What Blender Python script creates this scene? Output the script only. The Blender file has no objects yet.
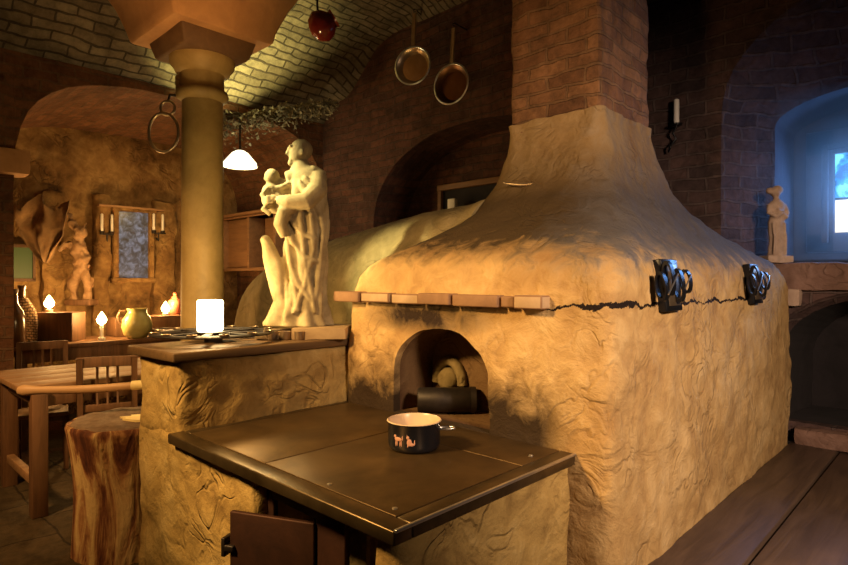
import bpy, bmesh, math, random
from mathutils import Vector, Matrix, noise
random.seed(7)
S = 0.8333                      # 1 model unit = 0.83 m: whole scene, camera included, scaled about the origin
PI = math.pi
scene = bpy.context.scene
COL = scene.collection
def sm(a, b, x):
    t = max(0.0, min(1.0, (x-a)/(b-a))); return t*t*(3-2*t)
def lerp(a, b, t): return a+(b-a)*t
def interp(tab, x):
    if x <= tab[0][0]: return tab[0][1:]
    for p, q in zip(tab, tab[1:]):
        if x <= q[0]:
            t = (x-p[0])/(q[0]-p[0]); return tuple(lerp(a, b, t) for a, b in zip(p[1:], q[1:]))
    return tab[-1][1:]

# ------------------------------------------------------------------ materials
class NT:
    def __init__(s, name):
        m = bpy.data.materials.new(name); m.use_nodes = True
        s.m = m; s.t = m.node_tree; s.b = s.t.nodes['Principled BSDF']
        s.tc = s.t.nodes.new('ShaderNodeTexCoord')
    def n(s, typ, **kw):
        nd = s.t.nodes.new('ShaderNode'+typ)
        for k, v in kw.items():
            if k.startswith('_'): setattr(nd, k[1:], v)
            else: s.put(nd.inputs[int(k[1:])] if k[0] == 'i' and k[1:].isdigit() else nd.inputs[k.replace('__', ' ')], v)
        return nd
    def put(s, sock, v):
        if isinstance(v, bpy.types.NodeSocket): s.t.links.new(v, sock)
        else: sock.default_value = v
    def math(s, op, a, b=0.0, c=None, clamp=False):
        nd = s.n('Math', _operation=op, _use_clamp=clamp, i0=a, i1=b)
        if c is not None: s.put(nd.inputs[2], c)
        return nd.outputs[0]
    def ramp(s, fac, stops):
        nd = s.n('ValToRGB', Fac=fac); e = nd.color_ramp.elements
        while len(e) < len(stops): e.new(0.5)
        for el, (p, c) in zip(e, stops):
            el.position = p; el.color = (c[0], c[1], c[2], 1) if isinstance(c, tuple) else (c, c, c, 1)
        return nd.outputs[0]
    def noise(s, scale, detail=5, rough=.6, dist=0.0, vec=None):
        return s.n('TexNoise', Vector=vec or s.tc.outputs['Object'], Scale=scale, Detail=detail, Roughness=rough, Distortion=dist).outputs['Fac']
    def mix(s, f, a, b, mode='MIX'):
        nd = s.n('Mix', _data_type='RGBA', _blend_type=mode)
        s.put(nd.inputs[0], f)
        for i, v in ((6, a), (7, b)):
            s.put(nd.inputs[i], v if isinstance(v, bpy.types.NodeSocket) else (*v, 1))
        return nd.outputs[2]
    def bump(s, h, strength=.5, dist=.02):
        s.put(s.b.inputs['Normal'], s.n('Bump', Height=h, Strength=strength, Distance=dist).outputs[0])
    def fin(s, col=None, rough=.8, metal=0.0, spec=None):
        if col is not None: s.put(s.b.inputs['Base Color'], col if isinstance(col, bpy.types.NodeSocket) else (*col, 1))
        s.put(s.b.inputs['Roughness'], rough); s.put(s.b.inputs['Metallic'], metal)
        if spec is not None: s.put(s.b.inputs['Specular IOR Level'], spec)
        return s.m

def m_simple(name, c1, c2, scale=12, rough=.7, metal=0.0, bump=.3, dist=.01, spec=None, stretch=None):
    t = NT(name); vec = None
    if stretch:
        vec = t.n('Mapping', Vector=t.tc.outputs['Object'], Scale=stretch).outputs[0]
    nz = t.noise(scale, 6, .65, .4, vec)
    t.bump(nz, bump, dist)
    return t.fin(t.ramp(nz, [(.3, c1), (.7, c2)]), rough, metal, spec)

def m_clay(name, c1, c2, c3, crack=False, groove=.6):
    t = NT(name)
    big = t.noise(2.2, 4, .6, .6); mid = t.noise(9, 6, .62, .5); fine = t.noise(45, 4, .7)
    sw = t.noise(4.2, 2.0, .5, 1.7)
    g = t.math('ABSOLUTE', t.math('SUBTRACT', sw, .5))
    g = t.math('MULTIPLY', g, 16, clamp=True)                    # narrow finger-swipe grooves, only here and there
    gm = t.ramp(t.noise(3.1, 3, .5, .4, t.n('Mapping', Vector=t.tc.outputs['Object'], Location=(7, 3, 1)).outputs[0]), [(.46, 0.0), (.62, 1.0)])
    g = t.math('SUBTRACT', 1.0, t.math('MULTIPLY', t.math('SUBTRACT', 1.0, g), gm))
    f = t.math('ADD', t.math('MULTIPLY', big, .55), t.math('MULTIPLY', mid, .45))
    col = t.ramp(f, [(.34, c1), (.5, c2), (.64, c3)])
    col = t.mix(t.math('MULTIPLY', t.math('SUBTRACT', 1.0, g), .28), col, (c1[0]*.55, c1[1]*.5, c1[2]*.45))
    h = t.math('ADD', t.math('MULTIPLY', g, groove), t.math('ADD', t.math('MULTIPLY', mid, 1.5), t.math('MULTIPLY', fine, .35)))
    if crack:
        xyz = t.n('SeparateXYZ', Vector=t.tc.outputs['Object']).outputs
        z = t.math('DIVIDE', xyz[2], S)
        # soot on the hood and over the fire mouth, in cloudy patches
        s1 = t.n('MapRange', Value=t.math('ADD', z, t.math('MULTIPLY', t.math('SUBTRACT', mid, .5), .45)), i1=1.58, i2=1.76, i3=0.0, i4=1.0).outputs[0]
        s2 = t.n('MapRange', Value=z, i1=2.05, i2=2.5, i3=0.0, i4=.55).outputs[0]
        col = t.mix(t.math('SUBTRACT', s1, s2, clamp=True), col, (.056, .034, .013))
        # greyer soot towards the damper side
        xx = t.math('DIVIDE', xyz[0], S)
        gx = t.n('MapRange', Value=t.math('ADD', xx, t.math('MULTIPLY', t.math('SUBTRACT', mid, .5), .6)), i1=-.7, i2=-.1, i3=0.0, i4=1.0).outputs[0]
        gz = t.n('MapRange', Value=t.math('ADD', z, t.math('MULTIPLY', t.math('SUBTRACT', mid, .5), .5)), i1=1.5, i2=1.68, i3=0.0, i4=.8).outputs[0]
        col = t.mix(t.math('MULTIPLY', gx, gz), col, (.115, .108, .11))
        # scorch at the cooktop and around the mouth
        yy = t.math('DIVIDE', xyz[1], S)
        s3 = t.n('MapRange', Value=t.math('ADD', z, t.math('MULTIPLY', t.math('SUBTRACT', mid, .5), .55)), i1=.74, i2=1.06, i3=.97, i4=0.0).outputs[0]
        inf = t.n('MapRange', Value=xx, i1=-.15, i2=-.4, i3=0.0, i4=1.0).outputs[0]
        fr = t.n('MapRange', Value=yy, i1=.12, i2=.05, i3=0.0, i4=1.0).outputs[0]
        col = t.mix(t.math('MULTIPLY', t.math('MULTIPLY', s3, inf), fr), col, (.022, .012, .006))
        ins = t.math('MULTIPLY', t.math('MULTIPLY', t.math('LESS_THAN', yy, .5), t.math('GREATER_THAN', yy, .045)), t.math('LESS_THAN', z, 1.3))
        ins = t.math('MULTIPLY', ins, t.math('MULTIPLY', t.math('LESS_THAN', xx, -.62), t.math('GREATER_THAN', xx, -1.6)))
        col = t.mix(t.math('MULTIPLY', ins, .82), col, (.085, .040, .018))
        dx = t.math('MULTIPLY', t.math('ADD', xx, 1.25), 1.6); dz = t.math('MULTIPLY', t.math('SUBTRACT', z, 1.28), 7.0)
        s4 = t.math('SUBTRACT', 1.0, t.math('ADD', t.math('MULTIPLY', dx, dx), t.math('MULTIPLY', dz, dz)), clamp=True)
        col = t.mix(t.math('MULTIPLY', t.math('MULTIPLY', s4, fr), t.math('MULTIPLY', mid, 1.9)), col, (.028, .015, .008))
        # the open horizontal crack
        jag = t.math('ADD', t.math('MULTIPLY', t.math('SUBTRACT', t.noise(9, 6, .75), .5), .11), t.math('MULTIPLY', t.math('SUBTRACT', big, .5), .10))
        cz = t.math('ABSOLUTE', t.math('SUBTRACT', t.math('ADD', z, jag), 1.362))
        wid = t.math('MULTIPLY_ADD', t.noise(5, 3), .034, -.008)
        ck = t.math('LESS_THAN', cz, wid)
        ck = t.math('MULTIPLY', ck, t.math('LESS_THAN', yy, 2.75))
        ck = t.math('MULTIPLY', ck, t.math('GREATER_THAN', xx, -.42))
        col = t.mix(ck, col, (.012, .006, .004))
        h = t.math('SUBTRACT', h, t.math('MULTIPLY', ck, 2.5))
    t.bump(h, .62, .02)
    return t.fin(col, .88, 0, .25)

def m_brick(name, c1, c2, mortar, bw=.30, bh=.095, bump=.8, msize=.012, rough=.85, contrast=.6):
    t = NT(name)
    uv = t.tc.outputs['UV']
    nz = t.noise(3.5, 5, .6, .5); n2 = t.noise(16, 5, .7)
    off = t.n('VectorMath', _operation='MULTIPLY_ADD', i0=t.n('TexNoise', Vector=t.tc.outputs['Object'], Scale=4, Detail=3).outputs['Color'], i1=(.09, .09, .09), i2=uv).outputs[0]
    br = t.n('TexBrick', Vector=off, Color1=(*c1, 1), Color2=(*c2, 1), Mortar=(*mortar, 1), Scale=1.0)
    br.inputs['Mortar Size'].default_value = msize; br.inputs['Mortar Smooth'].default_value = .3
    br.inputs['Brick Width'].default_value = bw; br.inputs['Row Height'].default_value = bh
    br.inputs['Bias'].default_value = -.1
    col = t.mix(contrast, br.outputs['Color'], t.ramp(t.math('ADD', t.math('MULTIPLY', nz, .5), t.math('MULTIPLY', n2, .5)), [(.36, .2), (.64, 1.55)]), 'MULTIPLY')
    h = t.math('ADD', t.math('SUBTRACT', 1.0, br.outputs['Fac']), t.math('ADD', t.math('MULTIPLY', n2, .7), t.math('MULTIPLY', nz, .5)))
    t.bump(h, bump, .02)
    return t.fin(col, rough, 0, .25)

def m_wood(name, c1, c2, axis=0, rough=.6, k=1.0):
    t = NT(name)
    sc = [14*k, 14*k, 14*k]; sc[axis] = 1.2*k
    vec = t.n('Mapping', Vector=t.tc.outputs['Object'], Scale=tuple(sc)).outputs[0]
    nz = t.noise(1.6, 7, .65, .8, vec); n2 = t.noise(3, 4)
    t.bump(nz, .35, .008)
    f = t.math('ADD', t.math('MULTIPLY', nz, .75), t.math('MULTIPLY', n2, .25))
    return t.fin(t.ramp(f, [(.33, c1), (.66, c2)]), rough, 0, .35)

def m_emit(name, col, strength, base=None):
    t = NT(name)
    t.put(t.b.inputs['Emission Color'], (*col, 1)); t.put(t.b.inputs['Emission Strength'], strength)
    return t.fin(base or col, .5)

CLAY = m_clay('oven_clay', (.33, .19, .072), (.49, .315, .128), (.62, .43, .20), crack=True, groove=.45)
CLAY2 = m_clay('daubed_clay', (.24, .145, .045), (.44, .29, .095), (.58, .41, .16), groove=1.0)
CLAYG = m_clay('mound_clay', (.14, .105, .04), (.21, .155, .066), (.28, .21, .095))
PLASTER = m_simple('springer_plaster', (.36, .18, .075), (.52, .28, .115), 5, .85, 0, .35, .02)
WALLP = m_clay('alcove_plaster', (.085, .042, .015), (.22, .12, .042), (.36, .22, .085), groove=1.0)
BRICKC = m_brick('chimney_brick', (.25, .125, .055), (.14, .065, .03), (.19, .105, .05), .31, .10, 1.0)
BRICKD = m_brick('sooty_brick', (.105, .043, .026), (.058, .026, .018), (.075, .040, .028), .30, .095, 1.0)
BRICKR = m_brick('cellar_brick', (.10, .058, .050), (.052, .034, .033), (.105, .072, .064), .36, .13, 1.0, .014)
BRICKL = m_brick('pier_brick', (.17, .075, .034), (.10, .042, .020), (.13, .07, .036), .30, .10, 1.0)
BRICKV = m_brick('vault_brick', (.19, .15, .095), (.12, .09, .055), (.055, .04, .026), .34, .085, 1.0, .010)
LEDGER = m_simple('ledge_brick_red', (.20, .105, .05), (.30, .165, .08), 9, .8)
LEDGEP = m_simple('ledge_brick_pale', (.36, .24, .13), (.52, .36, .21), 9, .8)
CAPWOOD = m_wood('dark_capping', (.075, .042, .018), (.15, .085, .035), 1, .55)
STEEL = m_simple('cooktop_steel', (.06, .036, .015), (.17, .105, .042), 3.2, .46, .7, .12, .004)
RIMST = m_simple('cooktop_rim', (.075, .05, .024), (.17, .12, .06), 5, .38, .8, .1, .003)
IRON = m_simple('black_iron', (.018, .014, .012), (.045, .034, .028), 10, .5, .6, .35, .006)
IRONB = m_simple('gloss_black_iron', (.010, .010, .011), (.022, .022, .024), 14, .3, .5, .2, .004)
RUST = m_simple('rusty_iron', (.030, .011, .007), (.070, .026, .014), 7, .6, .5, .35, .006)
BRIGHT = m_simple('bright_metal', (.55, .53, .50), (.72, .70, .66), 12, .3, .9, .1, .003)
TINM = m_simple('tinned_metal', (.36, .26, .16), (.56, .43, .28), 5, .33, .9, .15, .004)
PANH = m_simple('pan_handle', (.26, .17, .09), (.38, .26, .14), 6, .5, .2, .1, .003)
COPPER = m_simple('copper', (.13, .062, .03), (.21, .105, .05), 4, .38, .9, .2, .004)
STONE = m_simple('statue_stone', (.24, .175, .08), (.47, .38, .205), 9, .85, 0, .6, .012)
STONEP = m_simple('figurine_stone', (.36, .25, .18), (.55, .40, .30), 14, .85, 0, .5, .01)
ABAC = m_simple('abacus_stone', (.09, .045, .02), (.16, .085, .035), 6, .7, 0, .3, .012)
COLST = m_simple('column_stone', (.27, .18, .062), (.42, .29, .11), 5, .55, 0, .35, .012, .4)
PLINTH = m_simple('plinth_stone', (.24, .15, .07), (.38, .26, .13), 8, .8)
WOODT = m_wood('table_wood', (.20, .105, .045), (.36, .20, .09), 1)
WOODD = m_wood('dark_wood', (.060, .028, .012), (.14, .065, .028), 2)
WOODM = m_wood('chair_wood', (.085, .040, .017), (.19, .092, .040), 2)
WOODC = m_wood('cabinet_wood', (.18, .088, .038), (.30, .155, .07), 0)
WOODH = m_wood('axe_handle_wood', (.34, .19, .085), (.52, .32, .15), 0, .5)
WOODY = m_simple('bare_pale_wood', (.70, .54, .20), (.86, .70, .32), 8, .6)
PLANK = m_wood('floor_planks', (.058, .036, .025), (.14, .09, .06), 1, .5, .7)
FLOORS = m_brick('stone_floor', (.06, .040, .018), (.085, .056, .026), (.032, .020, .010), .8, .45, .9, .008)
ENAMEL = m_simple('dark_enamel', (.006, .008, .012), (.012, .014, .02), 4, .15, 0, .02, .001, .6)
ENIN = m_simple('cream_enamel', (.62, .46, .30), (.72, .55, .37), 4, .3, 0, .02, .001)
DECAL = m_simple('pink_motif', (.55, .27, .17), (.66, .36, .24), 20, .5, 0, .02, .001)
WAX = m_simple('candle_wax', (.86, .80, .70), (.92, .87, .78), 5, .5, 0, .05, .002)
WICK = m_emit('flame', (1.0, .62, .22), 60, (1, .7, .3))
GLOW = m_emit('lit_candle_glass', (1.0, .74, .34), 14, (1, .85, .6))
GLASSD = m_simple('dark_bottle', (.05, .022, .010), (.10, .045, .018), 5, .2, 0, .05, .002, .6)
WICKER = m_brick('wicker', (.46, .27, .12), (.34, .19, .08), (.10, .05, .02), .05, .03, 1, .006)
CERAM = m_simple('glazed_ceramic', (.40, .33, .10), (.58, .50, .20), 5, .3, 0, .1, .004, .5)
CERAD = m_simple('dark_glaze', (.06, .032, .014), (.12, .06, .025), 5, .35, 0, .1, .004, .5)
REDC = m_simple('red_ceramic', (.40, .10, .055), (.55, .17, .09), 5, .4, 0, .1, .004)
REDG = m_simple('red_gloss', (.13, .012, .007), (.24, .028, .014), 8, .16, 0, .25, .01, .6)
TWIG = m_simple('dried_leaves', (.10, .085, .05), (.30, .26, .16), 20, .9, 0, .3)
CLOTH = m_simple('brown_cloth', (.12, .065, .028), (.30, .175, .075), 6, .95, 0, .5, .02)
CARVE = m_simple('carving_wood', (.20, .105, .045), (.40, .24, .12), 10, .7, 0, .6, .015)
LEDGES = m_clay('ledge_stone', (.12, .07, .05), (.20, .115, .085), (.28, .17, .13))
SHADEP = m_simple('shade_and_pane_black', (.014, .011, .012), (.028, .022, .024), 5, .95, 0, .4, .02)  # near-black puts shade into the low hole's colour; also the dark niche pane
RECESS = m_simple('recess_plaster', (.055, .058, .075), (.09, .09, .11), 4, .9, 0, .4, .02)
FRAMEW = m_simple('window_paint', (.09, .09, .10), (.13, .13, .145), 8, .6)

def m_bark():
    t = NT('stump_bark')
    vec = t.n('Mapping', Vector=t.tc.outputs['Object'], Scale=(6, 6, 1.1)).outputs[0]
    nz = t.noise(1.6, 6, .6, .9, vec); n2 = t.noise(20, 5)
    t.bump(t.math('ADD', nz, t.math('MULTIPLY', n2, .25)), .8, .03)
    return t.fin(t.ramp(nz, [(.36, (.06, .018, .009)), (.47, (.17, .058, .022)), (.53, (.38, .19, .07)), (.62, (.62, .42, .17))]), .75, 0, .3)
BARK = m_bark()
def m_glass(name, stops, scale, strength):
    t = NT(name)
    nz = t.noise(scale, 4, .6, .8)
    c = t.ramp(nz, stops)
    t.put(t.b.inputs['Emission Color'], c); t.put(t.b.inputs['Emission Strength'], strength)
    return t.fin((.03, .03, .033), .3)
PANEB = m_glass('blue_glass', [(.42, (.0, .05, .22)), (.52, (.005, .22, .62)), (.62, (.2, .7, 1.0))], 6, 1.6)
PANEW = m_glass('clear_lit_glass', [(.35, (.8, .86, .9)), (.6, (1, .86, .62))], 4, 1.6)
PANEG = m_emit('green_glass', (.20, .28, .045), .16, (.02, .03, .006))
PANEN = m_glass('niche_daylight_glow', [(.35, (.07, .045, .03)), (.5, (.17, .15, .16)), (.66, (.36, .37, .46))], 14, .5)  # glow stands in for pale daylight on rough niche stone

# ------------------------------------------------------------------ mesh building (model units, before the whole-scene scaling)
class MB:
    def __init__(s): s.bm = bmesh.new(); s.mi = 0
    def face(s, vs):
        try: f = s.bm.faces.new(vs); f.material_index = s.mi; return f
        except ValueError: return None
    def quad(s, *pts): return s.face([s.bm.verts.new(p) for p in pts])
    def box(s, x0, x1, y0, y1, z0, z1, bev=0.0, M=None):
        r = bmesh.ops.create_cube(s.bm, size=1.0)
        vs = r['verts']
        for v in vs:
            v.co = Vector((lerp(x0, x1, v.co.x+.5), lerp(y0, y1, v.co.y+.5), lerp(z0, z1, v.co.z+.5)))
            if M: v.co = M @ v.co
        fs = list({f for v in vs for f in v.link_faces})
        for f in fs: f.material_index = s.mi
        if bev:
            es = list({e for v in vs for e in v.link_edges})
            bmesh.ops.bevel(s.bm, geom=es, offset=bev, segments=2, affect='EDGES', profile=.5)
        return s
    def bar(s, a, b, w, h, bev=0.0, up=(0, 0, 1)):
        a, b = Vector(a), Vector(b); d = (b-a); L = d.length; d.normalize()
        up = Vector(up)
        if abs(d.dot(up)) > .98: up = Vector((0, 1, 0))
        x = d.cross(up).normalized(); y = x.cross(d)
        M = Matrix((( x.x, d.x, y.x, a.x), (x.y, d.y, y.y, a.y), (x.z, d.z, y.z, a.z), (0, 0, 0, 1)))
        return s.box(-w/2, w/2, 0, L, -h/2, h/2, bev, M)
    def rings(s, rings, cap0=True, cap1=True, closed=True):
        rows = [[s.bm.verts.new(p) for p in r] for r in rings]
        n = len(rows[0])
        for a, b in zip(rows, rows[1:]):
            for i in range(n if closed else n-1):
                j = (i+1) % n; s.face([a[i], a[j], b[j], b[i]])
        if cap0: s.face(rows[0][::-1])
        if cap1: s.face(rows[-1])
        return rows
    def lathe(s, prof, c=(0, 0, 0), n=24, M=None, cap0=True, cap1=True):
        R = []
        for r, z in prof:
            row = [Vector((r*math.cos(2*PI*i/n), r*math.sin(2*PI*i/n), z)) for i in range(n)]
            if M: row = [M @ p for p in row]
            R.append([p+Vector(c) for p in row])
        s.rings(R, cap0, cap1); return s
    def tube(s, pts, rad, n=8, closed=False):
        pts = [Vector(p) for p in pts]; R = []; m = len(pts)
        prev = None
        for i, p in enumerate(pts):
            if closed: d = pts[(i+1) % m]-pts[i-1]
            else: d = pts[min(i+1, m-1)]-pts[max(i-1, 0)]
            d.normalize()
            if prev is None:
                up = Vector((0, 0, 1)) if abs(d.z) < .9 else Vector((0, 1, 0)); x = d.cross(up).normalized()
            else: x = (prev-d*prev.dot(d)).normalized()
            prev = x; y = d.cross(x)
            r = rad[i] if isinstance(rad, (list, tuple)) else rad
            R.append([p+x*r*math.cos(2*PI*k/n)+y*r*math.sin(2*PI*k/n) for k in range(n)])
        if closed: R.append(R[0]); s.rings(R, False, False); bmesh.ops.remove_doubles(s.bm, verts=s.bm.verts, dist=1e-5)
        else: s.rings(R)
        return s
    def ball(s, c, r, n=16, M=None):
        r = (r, r, r) if not isinstance(r, (tuple, list)) else r
        mt = Matrix.Translation(c) @ (M or Matrix()) @ Matrix.Diagonal((*r, 1))
        q = bmesh.ops.create_uvsphere(s.bm, u_segments=n, v_segments=max(6, n*2//3), radius=1.0, matrix=mt)
        for v in q['verts']:
            for f in v.link_faces: f.material_index = s.mi
        return s
    def rough(s, x0, x1, y0, y1, z0, z1, res=.04, amp=.015, fr=2.5, rad=.04, seed=0):
        """rounded hand-daubed block: a dense box pushed about by noise"""
        nx, ny, nz = (max(2, int((b-a)/res)) for a, b in ((x0, x1), (y0, y1), (z0, z1)))
        start = len(s.bm.verts); vs = {}
        def V(i, j, k):
            key = (i, j, k)
            if key not in vs:
                p = Vector((lerp(x0, x1, i/nx), lerp(y0, y1, j/ny), lerp(z0, z1, k/nz)))
                q = Vector((min(max(p.x, x0+rad), x1-rad), min(max(p.y, y0+rad), y1-rad), min(max(p.z, z0+rad), z1-rad)))
                d = p-q
                if d.length > rad: p = q+d.normalized()*rad
                o = Vector((seed, seed*.7, 0))
                p = p+noise.noise_vector(p*fr+o)*amp+noise.noise_vector(p*fr*3.3+o)*amp*.45
                vs[key] = s.bm.verts.new(p)
            return vs[key]
        for i in range(nx):
            for j in range(ny):
                s.face([V(i, j, 0), V(i, j+1, 0), V(i+1, j+1, 0), V(i+1, j, 0)]); s.face([V(i, j, nz), V(i+1, j, nz), V(i+1, j+1, nz), V(i, j+1, nz)])
        for i in range(nx):
            for k in range(nz):
                s.face([V(i, 0, k), V(i+1, 0, k), V(i+1, 0, k+1), V(i, 0, k+1)]); s.face([V(i, ny, k), V(i, ny, k+1), V(i+1, ny, k+1), V(i+1, ny, k)])
        for j in range(ny):
            for k in range(nz):
                s.face([V(0, j, k), V(0, j, k+1), V(0, j+1, k+1), V(0, j+1, k)]); s.face([V(nx, j, k), V(nx, j+1, k), V(nx, j+1, k+1), V(nx, j, k+1)])
        return s
    def jitter(s, amp, fr, seed=0, octv=.4):
        o = Vector((seed*1.3, seed, -seed))
        for v in s.bm.verts:
            v.co += noise.noise_vector(v.co*fr+o)*amp+noise.noise_vector(v.co*fr*3.1+o)*amp*octv
        return s
    def build(s, name, mat, parent=None, loc=(0, 0, 0), rz=0.0, smooth=True, angle=50, remesh=None, post=None, cut=None):
        mats = mat if isinstance(mat, (list, tuple)) else [mat]
        bm = s.bm
        bmesh.ops.remove_doubles(bm, verts=bm.verts, dist=1e-6)
        bmesh.ops.recalc_face_normals(bm, faces=bm.faces)
        me = bpy.data.meshes.new(name)
        bm.to_mesh(me); bm.free()
        for m in mats: me.materials.append(m)
        o = bpy.data.objects.new(name, me); COL.objects.link(o)
        mods = []
        if remesh:
            md = o.modifiers.new('r', 'REMESH'); md.mode = 'VOXEL'; md.voxel_size = remesh; mods.append(md)
            sd = o.modifiers.new('s', 'SMOOTH'); sd.factor = .5; sd.iterations = 2
        if cut:
            md = o.modifiers.new('b', 'BOOLEAN'); md.operation = 'DIFFERENCE'; md.object = cut; md.solver = 'EXACT'; mods.append(md)
        if mods:
            bpy.context.view_layer.update()
            dg = bpy.context.evaluated_depsgraph_get()
            me2 = bpy.data.meshes.new_from_object(o.evaluated_get(dg))
            o.modifiers.clear(); o.data = me2; bpy.data.meshes.remove(me); me = me2
            if not me.materials:
                for m in mats: me.materials.append(m)
        if post:
            for v in me.vertices: v.co = post(v.co.copy(), v.normal.copy())
        me.transform(Matrix.Scale(S, 4)); me.update()
        uv = me.uv_layers.get('UVMap') or me.uv_layers.new(name='UVMap')
        for p in me.polygons:
            n = p.normal; a = (abs(n.x), abs(n.y), abs(n.z))
            k = a.index(max(a))
            for li in p.loop_indices:
                c = me.vertices[me.loops[li].vertex_index].co/S
                uv.data[li].uv = (c.y, c.z) if k == 0 else ((c.x, c.z) if k == 1 else (c.x, c.y))
        if smooth:
            me.polygons.foreach_set('use_smooth', [True]*len(me.polygons))
            try: me.set_sharp_from_angle(angle=math.radians(angle))
            except Exception: pass
        o.location = Vector(loc)*S; o.rotation_euler = (0, 0, rz)
        if parent: o.parent = parent
        return o

def tag(o, label, cat, group=None):
    o['label'] = label; o['category'] = cat
    if group: o['group'] = group
    return o
def thing(name, label, cat, loc=(0, 0, 0), rz=0.0, group=None):
    o = bpy.data.objects.new(name, None); COL.objects.link(o)
    o.location = Vector(loc)*S; o.rotation_euler = (0, 0, rz); o.empty_display_size = .1
    return tag(o, label, cat, group)
def struct(o): o['kind'] = 'structure'; return o
def dup(root, loc, rz=None, label=None):
    r = root.copy(); COL.objects.link(r); r.location = Vector(loc)*S
    if rz is not None: r.rotation_euler = (0, 0, rz)
    if label: r['label'] = label
    for ch in root.children:
        c = ch.copy(); COL.objects.link(c); c.parent = r
        for g in ch.children:
            d = g.copy(); COL.objects.link(d); d.parent = c
    return r
CAM = math.radians(43.64)        # the camera's yaw: +x of a thing turned by this lies along the picture

# ------------------------------------------------------------------ the room (positions here and below precomputed from image pixels)
def arch_z(op, x):
    c, hw, zb, zs, rise, ex = op[:6]
    t = min(1.0, abs(x-c)/hw)
    return zs+rise*(1-t**ex)**(1/ex)
def arched_wall(a0, a1, z0, z1, ops, put, step=.12, n=26, amp=.012, smooth_from=99):
    """a wall in the plane (a, z) with arched openings; put(a, d, z) gives the 3-D point, d = distance into the wall.
    op = (centre, half width, bottom, spring, rise, exponent, [(depth, shrink), ...], closed back)"""
    mb = MB()
    xs = {round(a0, 4), round(a1, 4)}
    x = a0
    while x < a1: xs.add(round(x, 4)); x += step
    for op in ops:
        for i in range(n+1): xs.add(round(op[0]-op[1]*math.cos(PI*i/n), 4))
    xs = sorted(v for v in xs if a0-1e-6 <= v <= a1+1e-6)
    cache = {}
    def P(a, d, z):
        k = (round(a, 4), round(d, 4), round(z, 4))
        if k not in cache:
            p = Vector(put(a, d, z)); p = p+noise.noise_vector(p*2.3)*amp
            cache[k] = mb.bm.verts.new(p)
        return cache[k]
    for xa, xb in zip(xs, xs[1:]):
        mid = (xa+xb)/2
        cuts = sorted([op for op in ops if abs(mid-op[0]) < op[1]], key=lambda o: o[2])
        lo = (z0, z0)
        segs = []
        for op in cuts:
            segs.append((lo, (op[2], op[2]))); lo = (arch_z(op, xa), arch_z(op, xb))
        segs.append((lo, (z1, z1)))
        for (l0, l1), (h0, h1) in segs:
            if h0-l0 < 1e-4 and h1-l1 < 1e-4: continue
            m = max(1, int(max(h0-l0, h1-l1)/.25))
            for k in range(m):
                q = [P(xa, 0, lerp(l0, h0, k/m)), P(xb, 0, lerp(l1, h1, k/m)), P(xb, 0, lerp(l1, h1, (k+1)/m)), P(xa, 0, lerp(l0, h0, (k+1)/m))]
                q = [v for i, v in enumerate(q) if v not in q[:i]]
                if len(q) > 2: mb.face(q)
    for op in ops:
        c, hw, zb, zs, rise, ex, stages, back = op
        prof = [(c-hw, zb)]
        for k in range(1, 5): prof.append((c-hw, lerp(zb, zs, k/5)))
        for i in range(n+1):
            a = c-hw*math.cos(PI*i/n); prof.append((a, arch_z(op, a)))
        for k in range(4, -1, -1): prof.append((c+hw, lerp(zb, zs, k/5)))
        rows = [[(a, 0, z) for a, z in prof]]
        for dep, h2, zs2, ri2, ex2 in stages:
            op2 = (c, h2, zb, zs2, ri2, ex2); pr = []
            for a, z in prof[:5]: pr.append((c-h2, lerp(zb, zs2, (z-zb)/(zs-zb))))
            for i in range(n+1): a = c-h2*math.cos(PI*i/n); pr.append((a, arch_z(op2, a)))
            for a, z in prof[-5:]: pr.append((c+h2, lerp(zb, zs2, (z-zb)/(zs-zb))))
            rows.append([(a, dep, z) for a, z in pr])
        full = []
        for r0, r1 in zip(rows, rows[1:]):
            m = max(1, int((r1[0][1]-r0[0][1])/.2))
            for k in range(m): full.append([tuple(lerp(u, v, k/m) for u, v in zip(p, q)) for p, q in zip(r0, r1)])
        full.append(rows[-1])
        V = [[P(*p) for p in r] for r in full]
        for q_, (r0, r1) in enumerate(zip(V, V[1:])):
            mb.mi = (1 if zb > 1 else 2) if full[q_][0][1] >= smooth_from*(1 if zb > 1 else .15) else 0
            for i in range(len(r0)):
                j = (i+1) % len(r0)
                q = [r0[i], r0[j], r1[j], r1[i]]; q = [v for t, v in enumerate(q) if v not in q[:t]]
                if len(q) > 2: mb.face(q)
        if back: mb.face(V[-1])
        mb.mi = 0
    return mb

# back wall behind the oven, with the arched niche
nich = (-2.72, 1.62, 1.0, 2.15, 1.08, 2.2, [(.6, 1.62, 2.15, 1.08, 2.2)], True)
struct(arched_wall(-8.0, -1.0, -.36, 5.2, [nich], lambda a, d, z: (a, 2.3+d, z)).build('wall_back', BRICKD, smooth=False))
# wall with the daylight window, a splayed recess over a ledge, and the low arched hole under it
rec = (1.25, 1.874, 1.66, 3.2, 1.15, 2.0, [(.6, 1.528, 3.08, .36, 2.2), (1.32, 1.50, 3.06, .36, 2.2)], False)
hol = (.88, 1.06, .17, .70, .72, 2.6, [(.12, 1.0, .68, .68, 2.4), (1.0, .9, .66, .62, 2.2)], True)
struct(arched_wall(-2.9, 4.2, -.02, 4.9, [hol, rec], lambda a, d, z: (a, 3.7+d, z), smooth_from=.6).build('wall_right', [BRICKR, RECESS, SHADEP], smooth=False))
mb = MB(); mb.quad((-.6, 5.02, 1.5), (3.2, 5.02, 1.5), (3.2, 5.02, 4.0), (-.6, 5.02, 4.0)); struct(mb.build('wall_recess', RECESS))
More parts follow.
